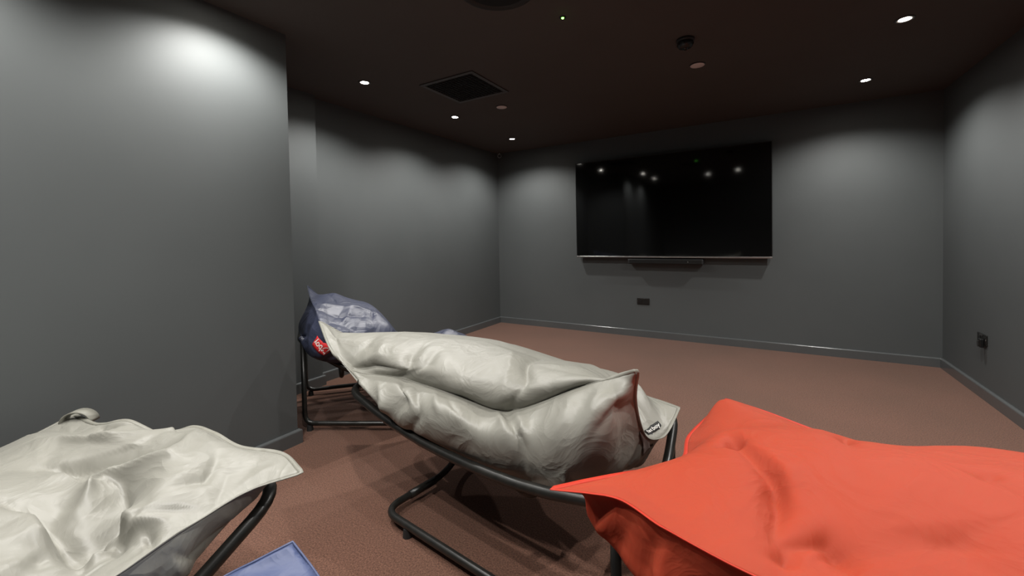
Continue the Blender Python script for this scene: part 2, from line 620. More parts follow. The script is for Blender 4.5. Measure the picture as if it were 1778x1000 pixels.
# ------------------------------------------------------------------ television
TX0, TX1, TZ0, TZ1 = -2.073, 0.105, 0.983, 2.205
tv = empty('television', ((TX0 + TX1) / 2, YB, TZ0), 'large black wall-mounted television reflecting the ceiling lights', 'television')
TY = YB - 0.085
bm = bmesh.new()
add_box(bm, (TX0 + 0.25, TY + 0.02, TZ0 + 0.16), (TX1 - 0.25, YB - 0.0015, TZ1 - 0.2), 0.01)
mesh_obj('wall_bracket', bm, M['tvblack'], tv)
bm = bmesh.new()
add_box(bm, (TX0 + 0.002, TY, TZ0 + 0.002), (TX1 - 0.002, TY + 0.045, TZ1 - 0.002), 0.006, 2)
mesh_obj('casing', bm, M['tvblack'], tv)
bm = bmesh.new()
add_box(bm, (TX0 + 0.008, TY - 0.004, TZ0 + 0.020), (TX1 - 0.008, TY + 0.001, TZ1 - 0.008))
scr = mesh_obj('screen', bm, M['glass'], tv)
bm = bmesh.new()
for lo, hi in (((TX0, TY - 0.008, TZ1 - 0.008), (TX1, TY + 0.012, TZ1)),
               ((TX0, TY - 0.008, TZ0 + 0.018), (TX0 + 0.008, TY + 0.012, TZ1 - 0.008)),
               ((TX1 - 0.008, TY - 0.008, TZ0 + 0.018), (TX1, TY + 0.012, TZ1 - 0.008))):
    add_box(bm, lo, hi, 0.0015)
mesh_obj('bezel', bm, M['tvblack'], tv)
bm = bmesh.new()
add_box(bm, (TX0, TY - 0.010, TZ0), (TX1, TY + 0.012, TZ0 + 0.0185), 0.003, 2)
bb = mesh_obj('bottom_trim', bm, M['silver'], tv)
bb['label'] = 'thin silver strip along the bottom edge'
bm = bmesh.new()
add_box(bm, (-1.02, TY - 0.0115, TZ0 + 0.004), (-0.94, TY - 0.0095, TZ0 + 0.013))
mesh_obj('logo_plate', bm, M['screw'], tv)
# lean the set a touch forward about its foot
piv = Vector(((TX0 + TX1) / 2, YB - 0.04, TZ0))
for ch in tv.children:
    if ch.name.startswith('wall_bracket'):
        continue
    ch.matrix_world = Matrix.Translation(piv) @ Matrix.Rotation(0.010, 4, 'X') @ Matrix.Translation(-piv) @ ch.matrix_world

# sound bar under the television
e = empty('sound_bar', (-0.98, YB, 0.90), 'slim dark sound bar mounted just below the television', 'sound bar')
bm = bmesh.new()
add_box(bm, (-1.405, YB - 0.105, 0.905), (-0.555, YB - 0.02, 0.968), 0.014, 3)
mesh_obj('body', bm, M['bar'], e)
bm = bmesh.new()
add_box(bm, (-1.385, YB - 0.1085, 0.914), (-0.575, YB - 0.104, 0.959), 0.002)
mesh_obj('grille', bm, M['tvblack'], e)
for x in (-1.25, -0.78):
    bm = bmesh.new()
    add_box(bm, (x, YB - 0.025, 0.915), (x + 0.07, YB, 0.955))
    mesh_obj('wall_bracket', bm, M['tvblack'], e)
bm = bmesh.new()
add_cyl(bm, (-0.715, YB - 0.1105, 0.937), 0.0045, 0.0045, 0.003, 12, 'Y')
mesh_obj('status_light', bm, M['screw'], e)


# wall sockets
def socket(root, cx, cz, wall):
    """double socket; built facing -y at the origin, then turned onto its wall"""
    w, h = 0.074, 0.0405
    parts = []
    bm = bmesh.new()
    add_box(bm, (-w, -0.009, -h), (w, 0, h), 0.004, 2)
    parts.append(('plate', bm, M['socket']))
    for s in (-1, 1):
        bm = bmesh.new()
        add_box(bm, (s * 0.036 - 0.026, -0.0115, -0.032), (s * 0.036 + 0.026, -0.0085, 0.018), 0.001)
        parts.append(('socket_face', bm, M['tvblack']))
        bm = bmesh.new()
        add_box(bm, (s * 0.012 - 0.007, -0.0145, 0.021), (s * 0.012 + 0.007, -0.0085, 0.035), 0.0015)
        parts.append(('rocker_switch', bm, M['bar']))
        bm = bmesh.new()
        add_cyl(bm, (s * 0.060, -0.0105, 0.0), 0.004, 0.004, 0.003, 14, 'Y')
        parts.append(('screw', bm, M['screw']))
    mt = Matrix.Translation((cx, YB, cz)) if wall == 'back' else Matrix.Translation((XR, cx, cz)) @ Matrix.Rotation(-PI / 2, 4, 'Z')
    for n, b, mm in parts:
        bmesh.ops.transform(b, matrix=mt, verts=b.verts)
        mesh_obj(n, b, mm, root)
    return mt


e = empty('wall_socket', (-1.246, YB, 0.44), 'black double wall socket below the television', 'socket', 'double wall sockets')
socket(e, -1.246, 0.44, 'back')
e = empty('wall_socket', (XR, 4.41, 0.432), 'black double wall socket on the right wall', 'socket', 'double wall sockets')
mt = socket(e, 4.41, 0.432, 'right')
e = empty('power_plug', (XR - 0.02, 4.37, 0.41), 'chunky black power adapter plugged into the right wall socket', 'plug')
bm = bmesh.new()
add_box(bm, (0.012, -0.036, -0.055), (0.056, -0.012, 0.010), 0.006, 2)
bmesh.ops.transform(bm, matrix=mt, verts=bm.verts)
mesh_obj('body', bm, M['tvblack'], e)
bm = bmesh.new()
add_box(bm, (0.022, -0.041, -0.046), (0.046, -0.0355, -0.004), 0.003)
bmesh.ops.transform(bm, matrix=mt, verts=bm.verts)
mesh_obj('cap', bm, M['bar'], e)


# ------------------------------------------------------------------ tubular lounger frames
def frame(label, ring, zs, runner_s=0.25, runner_t=0.06, reach=0.46, posts=True, rad=0.0185, dip=0.0):
    """ring = four floor-plan corners (foot near, head near, head far, foot far); zs = rail heights foot .. head"""
    fn, hn, hf, ff = [Vector((*p, 0)) for p in ring]

    def P(s, t, z):
        a = fn.lerp(hn, s)
        b = ff.lerp(hf, s)
        q = a.lerp(b, t)
        q.z = z
        return q
    ss = [i / (len(zs) - 1) for i in range(len(zs))]

    def zr(s):
        return float(np.interp(s, ss, zs))
    mid = (fn + hn + hf + ff) / 4
    root = empty('lounger_frame', (mid.x, mid.y, 0), label, 'lounger frame', 'black tubular lounger frames')
    # top rail: closed loop, ends raised
    N = 12
    loop = [P(i / N, 0, zr(i / N)) for i in range(N + 1)] + [P(i / N, 1, zr(i / N)) for i in range(N, -1, -1)]
    head = [P(1.0, t, zr(1.0) - dip * math.sin(PI * t) ** 0.7) for t in (0.2, 0.35, 0.5, 0.65, 0.8)]
    rl = [0.03] * len(loop)
    dense = []
    n = len(loop)
    sm = [v.copy() for v in loop]
    for i in range(n):          # soften the sag between corners
        if i not in (0, N, N + 1, n - 1):
            sm[i].z = (loop[i - 1].z + 2 * loop[i].z + loop[(i + 1) % n].z) / 4
    rl = [0.03] * n
    for i in (0, N, N + 1, n - 1):
        rl[i] = 0.11
    # drop the neighbours of corners so that the corner can round off
    keep = [i for i in range(n) if i not in (1, N - 1, N + 2, n - 2)]
    bm = bmesh.new()
    path, rads = [], []
    for i in keep:
        path.append(sm[i])
        rads.append(rl[i])
        if i == N:
            path += head
            rads += [0.08] * len(head)
    pl = fillet(path, rads, True)
    tube(bm, pl, rad, 16, True)
    TUBES.append((pl + [pl[0]], rad))
    mesh_obj('top_rail', bm, M['tube'], root, True)
    # two dipped cross tubes under the seat
    for s in (runner_s + 0.10, 0.74):
        z = zr(s)
        bm = bmesh.new()
        pl = fillet([P(s, 0.0, z), P(s, 0.14, z - 0.10), P(s, 0.86, z - 0.10), P(s, 1.0, z)], 0.08)
        tube(bm, pl, rad * 0.85, 12)
        TUBES.append((pl, rad * 0.85))
        mesh_obj('cross_tube', bm, M['tube'], root, True)
    # runners: head post, floor run, foot corner, inward arm, rise to the cross tube
    zf = 0.046
    for side in (0, 1):
        t0 = 0.0 if side == 0 else 1.0
        rt = runner_t if isinstance(runner_t, tuple) else (runner_t, runner_t)
        tr = -rt[0] if side == 0 else 1 + rt[1]
        tin = reach if side == 0 else 1 - reach
        sc = runner_s + 0.10
        pts = [P(0.985, t0, zr(1.0) - 0.01), P(0.985, t0, zf + 0.0), P(runner_s, tr, zf), P(runner_s, tin, zf), P(sc, tin, zr(sc) - 0.11)]
        if not posts:
            pts[0] = P(0.80, t0, zr(0.8) - 0.01)
            pts[1] = P(0.80, t0, zf)
        fl = fillet(pts, [0, 0.07, 0.09, 0.13, 0])
        bm = bmesh.new()
        tube(bm, fl, 0.0155, 14)
        TUBES.append((fl, 0.0155))
        rn = mesh_obj('runner', bm, M['tube'], root, True)
        bm = bmesh.new()
        a, b = pts[2].lerp(pts[3], 0.36), pts[2].lerp(pts[3], 0.74)
        tube(bm, [a, b], 0.0185, 14)
        mesh_obj('sleeve', bm, M['tube'], rn, True)
        for a in (pts[1].lerp(pts[2], 0.04), pts[1].lerp(pts[2], 0.85)):
            bm = bmesh.new()
            add_cyl(bm, (a.x, a.y, 0.0), 0.021, 0.017, 0.036, 18)
            mesh_obj('foot_cap', bm, M['rubber'], rn)
    return root


frame('black tubular frame under the grey beanbag in the middle of the room',
      [(-1.80, 1.36), (-0.33, 1.12), (-0.315, 1.87), (-1.66, 2.10)], [0.50, 0.43, 0.40, 0.40, 0.42, 0.495], dip=0.19)
frame('black tubular frame under the dark navy beanbag by the partition end',
      [(-1.90, 2.28), (-2.60, 1.61), (-3.17, 1.985), (-2.48, 2.75)], [0.38, 0.32, 0.30, 0.33, 0.43, 0.60], 0.2, (0.30, 0.0))
frame('black tubular frame under the crumpled grey beanbag at lower left',
      [(-1.215, 0.69), (-1.215, -0.72), (-1.98, -0.72), (-2.02, 0.55)], [0.525, 0.385, 0.34, 0.33, 0.33, 0.35, 0.40, 0.50], 0.3, 0.04)
frame('black tubular frame under the orange red beanbag',
      [(1.10, 1.62), (-0.14, 1.62), (-0.16, 1.02), (1.10, 1.00)], [0.48, 0.40, 0.37, 0.37, 0.38, 0.42], 0.22, 0.0)


# ------------------------------------------------------------------ beanbags: guided cloth relaxation
def tps(src, val, q):
    def phi(r2):
        return 0.5 * r2 * np.log(r2 + 1e-12)
    n = len(src)
    d2 = ((src[:, None] - src[None]) ** 2).sum(-1)
    A = np.zeros((n + 3, n + 3))
    A[:n, :n] = phi(d2) + 1e-5 * np.eye(n)
    A[:n, n] = 1
    A[:n, n + 1:] = src
    A[n:, :n] = A[:n, n:].T
    b = np.zeros((n + 3, 3))
    b[:n] = val
    w = np.linalg.solve(A, b)
    e2 = ((q[:, None] - src[None]) ** 2).sum(-1)
    return phi(e2) @ w[:n] + w[n] + q @ w[n + 1:]


def curve1d(t, p, q):
    """monotone-ish cubic Hermite through points p at parameters t"""
    t, p = np.array(t, float), np.array(p, float)
    n = len(t)
    mth = np.zeros_like(p)
    dl = (p[1:] - p[:-1]) / (t[1:] - t[:-1])[:, None]
    mth[0], mth[-1] = dl[0], dl[-1]
    for i in range(1, n - 1):
        h0, h1 = t[i] - t[i - 1], t[i + 1] - t[i]
        mth[i] = (dl[i - 1] * h1 + dl[i] * h0) / (h0 + h1)
    k = np.clip(np.searchsorted(t, q, side='right') - 1, 0, n - 2)
    h = (t[k + 1] - t[k])
    x = ((q - t[k]) / h)[:, None]
    h = h[:, None]
    return ((1 + 2 * x) * (1 - x) ** 2) * p[k] + x * (1 - x) ** 2 * h * mth[k] + x * x * (3 - 2 * x) * p[k + 1] + x * x * (x - 1) * h * mth[k + 1]


def smooth_noise(rng, nu, nv, cu, cv):
    g = rng.standard_normal((cu + 3, cv + 3))
    xu = np.linspace(0, cu, nu)
    xv = np.linspace(0, cv, nv)
    iu, iv = xu.astype(int), xv.astype(int)
    fu, fv = xu - iu, xv - iv
    fu, fv = fu * fu * (3 - 2 * fu), fv * fv * (3 - 2 * fv)
    a = g[iu][:, iv] * (1 - fv) + g[iu][:, iv + 1] * fv
    b = g[iu + 1][:, iv] * (1 - fv) + g[iu + 1][:, iv + 1] * fv
    return a * (1 - fu)[:, None] + b * fu[:, None]


def normals(P):
    du = np.gradient(P, axis=0)
    dv = np.gradient(P, axis=1)
    n = np.cross(du, dv)
    return n / (np.linalg.norm(n, axis=-1, keepdims=True) + 1e-9)


def facets(rng, nu, nv, count, su, sv):
    """crumple field: random heights joined by flat triangles"""
    from mathutils.geometry import delaunay_2d_cdt
    pts = [(0, 0), (su, 0), (su, sv), (0, sv)] + [(su * k / 6, e) for k in range(1, 6) for e in (0, sv)] + [(e, sv * k / 5) for k in range(1, 5) for e in (0, su)]
    pts += [(float(a) * su, float(b) * sv) for a, b in rng.random((count, 2))]
    co, _, tri, _, _, _ = delaunay_2d_cdt([Vector(q) for q in pts], [], [], 0, 1e-6)
    co = np.array([(c.x, c.y) for c in co])
    h = rng.standard_normal(len(co))
    U, V = np.meshgrid(np.linspace(0, su, nu), np.linspace(0, sv, nv), indexing='ij')
    out = np.zeros((nu, nv))
    for t in tri:
        a, b, c = co[t[0]], co[t[1]], co[t[2]]
        d = (b[1] - c[1]) * (a[0] - c[0]) + (c[0] - b[0]) * (a[1] - c[1])
        if abs(d) < 1e-12:
            continue
        l1 = ((b[1] - c[1]) * (U - c[0]) + (c[0] - b[0]) * (V - c[1])) / d
        l2 = ((c[1] - a[1]) * (U - c[0]) + (a[0] - c[0]) * (V - c[1])) / d
        l3 = 1 - l1 - l2
        ins = (l1 >= -1e-6) & (l2 >= -1e-6) & (l3 >= -1e-6)
        out[ins] = (l1 * h[t[0]] + l2 * h[t[1]] + l3 * h[t[2]])[ins]
    return out


def fold_field(nu, nv, su, sv, folds):
    """sharp creases (v) and ridges (r) along poly-lines given in bag coordinates"""
    U, V = np.meshgrid(np.linspace(0, su, nu), np.linspace(0, sv, nv), indexing='ij')
    out = np.zeros((nu, nv))
    for kind, depth, width, pts in folds:
        q = np.array(pts, float) * np.array([su, sv])
        seg = np.linalg.norm(q[1:] - q[:-1], axis=1)
        tot = seg.sum()
        best = np.full((nu, nv), 1e9)
        par = np.zeros((nu, nv))
        acc = 0.0
        for a, b, l in zip(q[:-1], q[1:], seg):
            t = np.clip(((U - a[0]) * (b[0] - a[0]) + (V - a[1]) * (b[1] - a[1])) / max(l * l, 1e-9), 0, 1)
            d = np.hypot(U - a[0] - t * (b[0] - a[0]), V - a[1] - t * (b[1] - a[1]))
            mk = d < best
            best = np.where(mk, d, best)
            par = np.where(mk, (acc + t * l) / tot, par)
            acc += l
        taper = np.clip(np.minimum(par + 0.35, (1 - par) * 1.6 + 0.15), 0, 1)
        out += (1 if kind == 'r' else -1) * depth * taper * np.exp(-(np.sqrt(best * best + 0.009 ** 2) - 0.009) / width)
    return out


def relax(T0, B0, slack, edge_slack, iters, ktar, rng, amp, bend):
    nu, nv = T0.shape[:2]
    S0 = np.stack([T0, B0])
    P = S0.copy()
    for s in range(2):
        nz = amp * (smooth_noise(rng, nu, nv, 9, 7) + 0.7 * smooth_noise(rng, nu, nv, 22, 16) + 0.35 * smooth_noise(rng, nu, nv, 40, 30))
        P[s] += normals(P[s]) * nz[..., None]
    U, V = np.meshgrid(np.linspace(0, 1, nu), np.linspace(0, 1, nv), indexing='ij')
    dv_ = np.minimum(V, 1 - V)
    du_ = np.minimum(U, 1 - U)
    su = slack + edge_slack * np.exp(-(dv_ / 0.10) ** 2)      # extra length along the long seams
    sv = slack + edge_slack * np.exp(-(du_ / 0.08) ** 2)
    boundary = np.zeros((nu, nv), bool)
    boundary[[0, -1]] = True
    boundary[:, [0, -1]] = True
    kt = np.where(boundary, 0.25, ktar)[None, ..., None]

    def pair(di, dj):
        a = (slice(None), slice(0, nu - di), slice(max(0, -dj), nv - max(0, dj)))
        b = (slice(None), slice(di, nu), slice(max(0, dj), nv + min(0, dj)))
        return a, b
    cons = []
    for di, dj, st in ((1, 0, 0.5), (0, 1, 0.5), (1, 1, 0.22), (1, -1, 0.22), (2, 0, bend), (0, 2, bend), (4, 0, bend * 0.6), (0, 4, bend * 0.6)):
        a, b = pair(di, dj)
        d0 = np.linalg.norm(S0[b] - S0[a], axis=-1)
        if dj == 0:
            sl = su[a[1], a[2]]
        elif di == 0:
            sl = sv[a[1], a[2]]
        else:
            sl = 0.5 * (su + sv)[a[1], a[2]]
        cons.append((a, b, d0 * (1 + sl[None]), st, di, dj))
    for it in range(iters):
        for a, b, rest, st, di, dj in cons:
            for par in (0, 1):
                A, Bv = P[a], P[b]
                d = Bv - A
                L = np.linalg.norm(d, axis=-1) + 1e-9
                c = st * (L - rest) / L
                if max(di, abs(dj)) >= 2:
                    c = np.minimum(c, 0)          # only resists folding
                cor = d * (c * 0.5)[..., None]
                # red / black selection along the constraint direction
                msk = np.zeros(cor.shape[1:3], bool)
                if di:
                    msk[(np.arange(msk.shape[0]) // di) % 2 == par, :] = True
                else:
                    msk[:, (np.arange(msk.shape[1]) // dj) % 2 == par] = True
                cor = cor * msk[None, ..., None]
                P[a] += cor
                P[b] -= cor
        P += kt * (S0 - P)
        mn = 0.5 * (P[0] + P[1])
        P[:, boundary] = mn[boundary]
    return P[0], P[1]


def rest_on_tubes(S, rounds=4, gap=0.009):
    """lift the lower cloth clear of the frame tubes it lies on"""
    nu, nv = S.shape[:2]
    lo, hi = S.reshape(-1, 3).min(0) - 0.05, S.reshape(-1, 3).max(0) + 0.05
    segs = []
    for pts, rad in TUBES:
        q = np.array([tuple(p) for p in pts])
        for a, b in zip(q[:-1], q[1:]):
            n = max(1, int(np.linalg.norm(b - a) / 0.02))
            for k in range(n):
                c = a + (b - a) * (k / n)
                if (c > lo).all() and (c < hi).all():
                    d = (b - a) / (np.linalg.norm(b - a) + 1e-9)
                    segs.append((*c, rad, d[2]))
    if not segs:
        return S
    segs = np.array(segs)
    S = S.copy()
    edge = np.ones((nu, nv))
    for rnd in range(rounds):
        P = S.reshape(-1, 3)
        mv = np.zeros_like(P)
        for c0 in range(0, len(segs), 60):
            sg = segs[c0:c0 + 60]
            d = P[:, None] - sg[None, :, :3]
            dh = np.hypot(d[..., 0], d[..., 1])
            R = sg[None, :, 3] + gap
            flat = np.abs(sg[None, :, 4]) < 0.75
            # lying tubes: raise the cloth over them (also when it sags up to 9 cm below the crown)
            need = np.sqrt(np.maximum(R * R - dh * dh, 0)) - d[..., 2]
            hit = flat & (dh < R) & (need > 0) & (d[..., 2] > -0.09)
            up = np.where(hit, need, 0).max(1)
            mv[:, 2] = np.maximum(mv[:, 2], up)
            # standing tubes: push sideways
            st = (~flat) & (dh < R) & (np.abs(d[..., 2]) < 0.03)
            k = np.where(st, R - dh, 0).argmax(1)
            am = np.where(st, R - dh, 0).max(1)
            dd = d[np.arange(len(P)), k, :2]
            mv[:, :2] += dd / (np.linalg.norm(dd, axis=1, keepdims=True) + 1e-9) * am[:, None]
        mv = mv.reshape(nu, nv, 3)
        if np.abs(mv).max() < 1e-5:
            break
        soft = mv.copy()
        if rnd < rounds - 1:            # let the lift spread into the cloth around
            for _ in range(8):
                p = np.pad(soft, ((1, 1), (1, 1), (0, 0)), mode='edge')
                bl = (p[:-2, 1:-1] + p[2:, 1:-1] + p[1:-1, :-2] + p[1:-1, 2:]) / 4
                soft = np.where(np.abs(bl) > np.abs(soft), bl, soft)
        S = S + np.where(np.abs(mv) > np.abs(soft), mv, soft)
    return S


def grid_mesh(name, Tg, Bg, mat, flip=False):
    nu, nv = Tg.shape[:2]
    idt = np.arange(nu * nv).reshape(nu, nv)
    idb = idt.copy()
    inner = np.zeros((nu, nv), bool)
    inner[1:-1, 1:-1] = True
    idb[inner] = nu * nv + np.arange(inner.sum())
    verts = np.concatenate([Tg.reshape(-1, 3), Bg[inner]])
    faces, uvs = [], []
    for i in range(nu - 1):
        for j in range(nv - 1):
            faces.append((idt[i, j], idt[i + 1, j], idt[i + 1, j + 1], idt[i, j + 1]))
            faces.append((idb[i, j + 1], idb[i + 1, j + 1], idb[i + 1, j], idb[i, j]))
            q = [(i, j), (i + 1, j), (i + 1, j + 1), (i, j + 1)]
            uvs += [(a / nu * 1.8, b / nv * 1.4) for a, b in q]
            uvs += [(a / nu * 1.8, b / nv * 1.4) for a, b in reversed(q)]
    if flip:
        faces = [tuple(reversed(f)) for f in faces]
        uvs = [uvs[k * 4 + 3 - c] for k in range(len(faces)) for c in range(4)]
    me = bpy.data.meshes.new(name)
    me.from_pydata([tuple(v) for v in verts.tolist()], [], [tuple(int(k) for k in f) for f in faces])
    uvl = me.uv_layers.new(name='UVMap')
    uvl.data.foreach_set('uv', np.array(uvs, float).ravel())
    me.polygons.foreach_set('use_smooth', [True] * len(me.polygons))
    me.materials.append(mat)
    me.update()
    return me, verts, faces


def patch(name, bvh, c, ex, ey, w, h, off, mat, parent, thick=0.0015, nx=10, ny=4):
    """a sewn-on strip of cloth that follows the bag surface"""
    c, ex, ey = Vector(c), Vector(ex).normalized(), Vector(ey)
    ey = (ey - ex * ey.dot(ex)).normalized()
    bm = bmesh.new()
    g0, g1 = [], []
    for i in range(nx + 1):
        r0_, r1_ = [], []
        for j in range(ny + 1):
            p = c + ex * (w * (i / nx - 0.5)) + ey * (h * (j / ny - 0.5))
            loc, nor, _, _ = bvh.find_nearest(p)
            r0_.append(bm.verts.new(loc + nor * off))
            r1_.append(bm.verts.new(loc + nor * (off + thick)))
        g0.append(r0_)
        g1.append(r1_)
    for i in range(nx):
        for j in range(ny):
            bm.faces.new((g1[i][j], g1[i + 1][j], g1[i + 1][j + 1], g1[i][j + 1]))
            bm.faces.new((g0[i][j + 1], g0[i + 1][j + 1], g0[i + 1][j], g0[i][j]))
    for i in range(nx):
        bm.faces.new((g0[i][0], g0[i + 1][0], g1[i + 1][0], g1[i][0]))
        bm.faces.new((g1[i][ny], g1[i + 1][ny], g0[i + 1][ny], g0[i][ny]))
    for j in range(ny):
        bm.faces.new((g1[0][j], g1[0][j + 1], g0[0][j + 1], g0[0][j]))
        bm.faces.new((g0[nx][j], g0[nx][j + 1], g1[nx][j + 1], g1[nx][j]))
    return mesh_obj(name, bm, mat, parent, True), ex, ey


def lettering(name, text, bvh, c, ex, ey, size, off, mat, parent):
    cu = bpy.data.curves.new('lettering', 'FONT')
    cu.body = text
    cu.size = size
    cu.align_x = 'CENTER'
    cu.align_y = 'CENTER'
    cu.offset = size * 0.012
    ob = bpy.data.objects.new('lettering_source', cu)
    COL.objects.link(ob)
    dg = bpy.context.evaluated_depsgraph_get()
    dg.update()
    me = bpy.data.meshes.new_from_object(ob.evaluated_get(dg))
    bpy.data.objects.remove(ob, do_unlink=True)
    c, ex = Vector(c), Vector(ex).normalized()
    ey = Vector(ey)
    ey = (ey - ex * ey.dot(ex)).normalized()
    for v in me.vertices:
        p = c + ex * v.co.x + ey * v.co.y
        loc, nor, _, _ = bvh.find_nearest(p)
        v.co = loc + nor * off
    me.materials.clear()
    me.materials.append(mat)
    me.name = name
    o = bpy.data.objects.new(name, me)
    COL.objects.link(o)
    o.parent = parent
    o.matrix_parent_inverse = parent.matrix_world.inverted()
    return o


def beanbag(name, label, mat, trim, near, right, far, left, top, bot, slack=0.035, edge=0.05, seed=1, amp=0.006, bend=0.10,
            ktar=0.05, iters=60, on_top=False, welt=0.009, nu=170, nv=132, folds=(), crumple=(40, 0.005), group='beanbags lying about the room'):
    """near/far: seam points along u at v=0 / v=1; left/right: seam points along v at u=0 / u=1 (corners included in near/far)
    top/bot: (u, v, x, y, z) control points of the upper and lower cloth"""
    rng = np.random.default_rng(seed)
    us, vs = np.linspace(0, 1, nu), np.linspace(0, 1, nv)
    en = curve1d([a[0] for a in near], [a[1:] for a in near], us)
    ef = curve1d([a[0] for a in far], [a[1:] for a in far], us)
    lf = [(0, *near[0][1:])] + list(left) + [(1, *far[0][1:])]
    rg = [(0, *near[-1][1:])] + list(right) + [(1, *far[-1][1:])]
    el = curve1d([a[0] for a in lf], [a[1:] for a in lf], vs)
    er = curve1d([a[0] for a in rg], [a[1:] for a in rg], vs)
    U, V = np.meshgrid(us, vs, indexing='ij')
    asp = np.array([1.5, 1.0])
    q = np.stack([U.ravel(), V.ravel()], 1) * asp
    es, ev = [], []
    for k in range(0, nu, 5):
        es += [(us[k], 0), (us[k], 1)]
        ev += [en[k], ef[k]]
    for k in range(4, nv - 3, 5):
        es += [(0, vs[k]), (1, vs[k])]
        ev += [el[k], er[k]]
    es += [(1, 0), (1, 1)]
    ev += [en[-1], ef[-1]]
    es, ev = np.array(es, float), np.array(ev, float)
    es, ix = np.unique(es, axis=0, return_index=True)
    ev = ev[ix]
    G = []
    for pts in (top, bot):
        src = np.concatenate([es, np.array([p[:2] for p in pts], float)]) * asp
        val = np.concatenate([ev, np.array([p[2:] for p in pts], float)])
        S = tps(src, val, q).reshape(nu, nv, 3)
        S[:, 0], S[:, -1], S[0], S[-1] = en, ef, el, er
        G.append(S)
    sgn = 1.0 if normals(G[0])[..., 2].mean() > 0 else -1.0
    fade = np.clip(np.minimum.reduce([U, 1 - U, V, 1 - V]) / 0.05, 0, 1)
    late = []
    for s, key in ((0, 't'), (1, 'b')):
        side = sgn if s == 0 else -sgn
        fl = [f[1:] for f in folds if f[0] == key]
        fld = fold_field(nu, nv, 1.6, 1.1, fl) * np.clip(fade * 3, 0, 1)
        fld = fld + crumple[1] * facets(rng, nu, nv, crumple[0], 1.6, 1.1) * fade
        late.append(side * normals(G[s]) * (0.85 * fld)[..., None])
        G[s] = G[s] + side * normals(G[s]) * (0.35 * fld)[..., None]
    Tg, Bg = relax(G[0], G[1], slack, edge, iters, ktar, rng, amp, bend)
    Tg, Bg = Tg + late[0], Bg + late[1]
    Bg = rest_on_tubes(Bg)
    Tg[:, 0], Tg[:, -1], Tg[0], Tg[-1] = Bg[:, 0], Bg[:, -1], Bg[0], Bg[-1]
    Tg[..., 2] = np.maximum(Tg[..., 2], Bg[..., 2] + 0.004 * fade) if on_top else Tg[..., 2]
    me, verts, faces = grid_mesh('cover', Tg, Bg, mat, sgn < 0)
    lo = verts.min(0)
    ctr = verts.mean(0)
    root = empty(name, (ctr[0], ctr[1], lo[2]), label, 'beanbag', group)
    o = bpy.data.objects.new('cover', me)
    COL.objects.link(o)
    o.parent = root
    o.matrix_parent_inverse = root.matrix_world.inverted()
    # seam welt running round the edge
    ring_i = [(i, 0) for i in range(nu)] + [(nu - 1, j) for j in range(1, nv)] + [(i, nv - 1) for i in range(nu - 2, -1, -1)] + [(0, j) for j in range(nv - 2, 0, -1)]
    bm = bmesh.new()
    prof = []
    n = len(ring_i)
    P0 = np.array([Tg[a] for a in ring_i])
    inn = np.array([0.5 * (Tg[min(max(i, 1), nu - 2), min(max(j, 1), nv - 2)] + Bg[min(max(i, 1), nu - 2), min(max(j, 1), nv - 2)]) for i, j in ring_i])
    od = P0 - inn
    for _ in range(6):
        od = (np.roll(od, 1, 0) + 2 * od + np.roll(od, -1, 0)) / 4
    tn = np.roll(P0, -1, 0) - np.roll(P0, 1, 0)
    tn /= np.linalg.norm(tn, axis=1, keepdims=True) + 1e-9
    od -= tn * (od * tn).sum(1, keepdims=True)
    od /= np.linalg.norm(od, axis=1, keepdims=True) + 1e-9
    nn = np.cross(tn, od)
    w, th = welt, 0.0016
    rings = []
    for k in range(n):
        b0 = P0[k] - od[k] * 0.004
        c1 = P0[k] + od[k] * w
        rings.append([bm.verts.new(tuple(x)) for x in (b0 + nn[k] * th, c1 + nn[k] * th * 0.8, c1 - nn[k] * th * 0.8, b0 - nn[k] * th)])
    for k in range(n):
        a, b = rings[k], rings[(k + 1) % n]
        for s in range(4):
            bm.faces.new((a[s], a[(s + 1) % 4], b[(s + 1) % 4], b[s]))
    wl = mesh_obj('seam_welt', bm, trim, root, True)
    bvh = BVHTree.FromPolygons([Vector(v) for v in verts.tolist()], [tuple(int(k) for k in f) for f in faces])
    return root, bvh, Tg, Bg


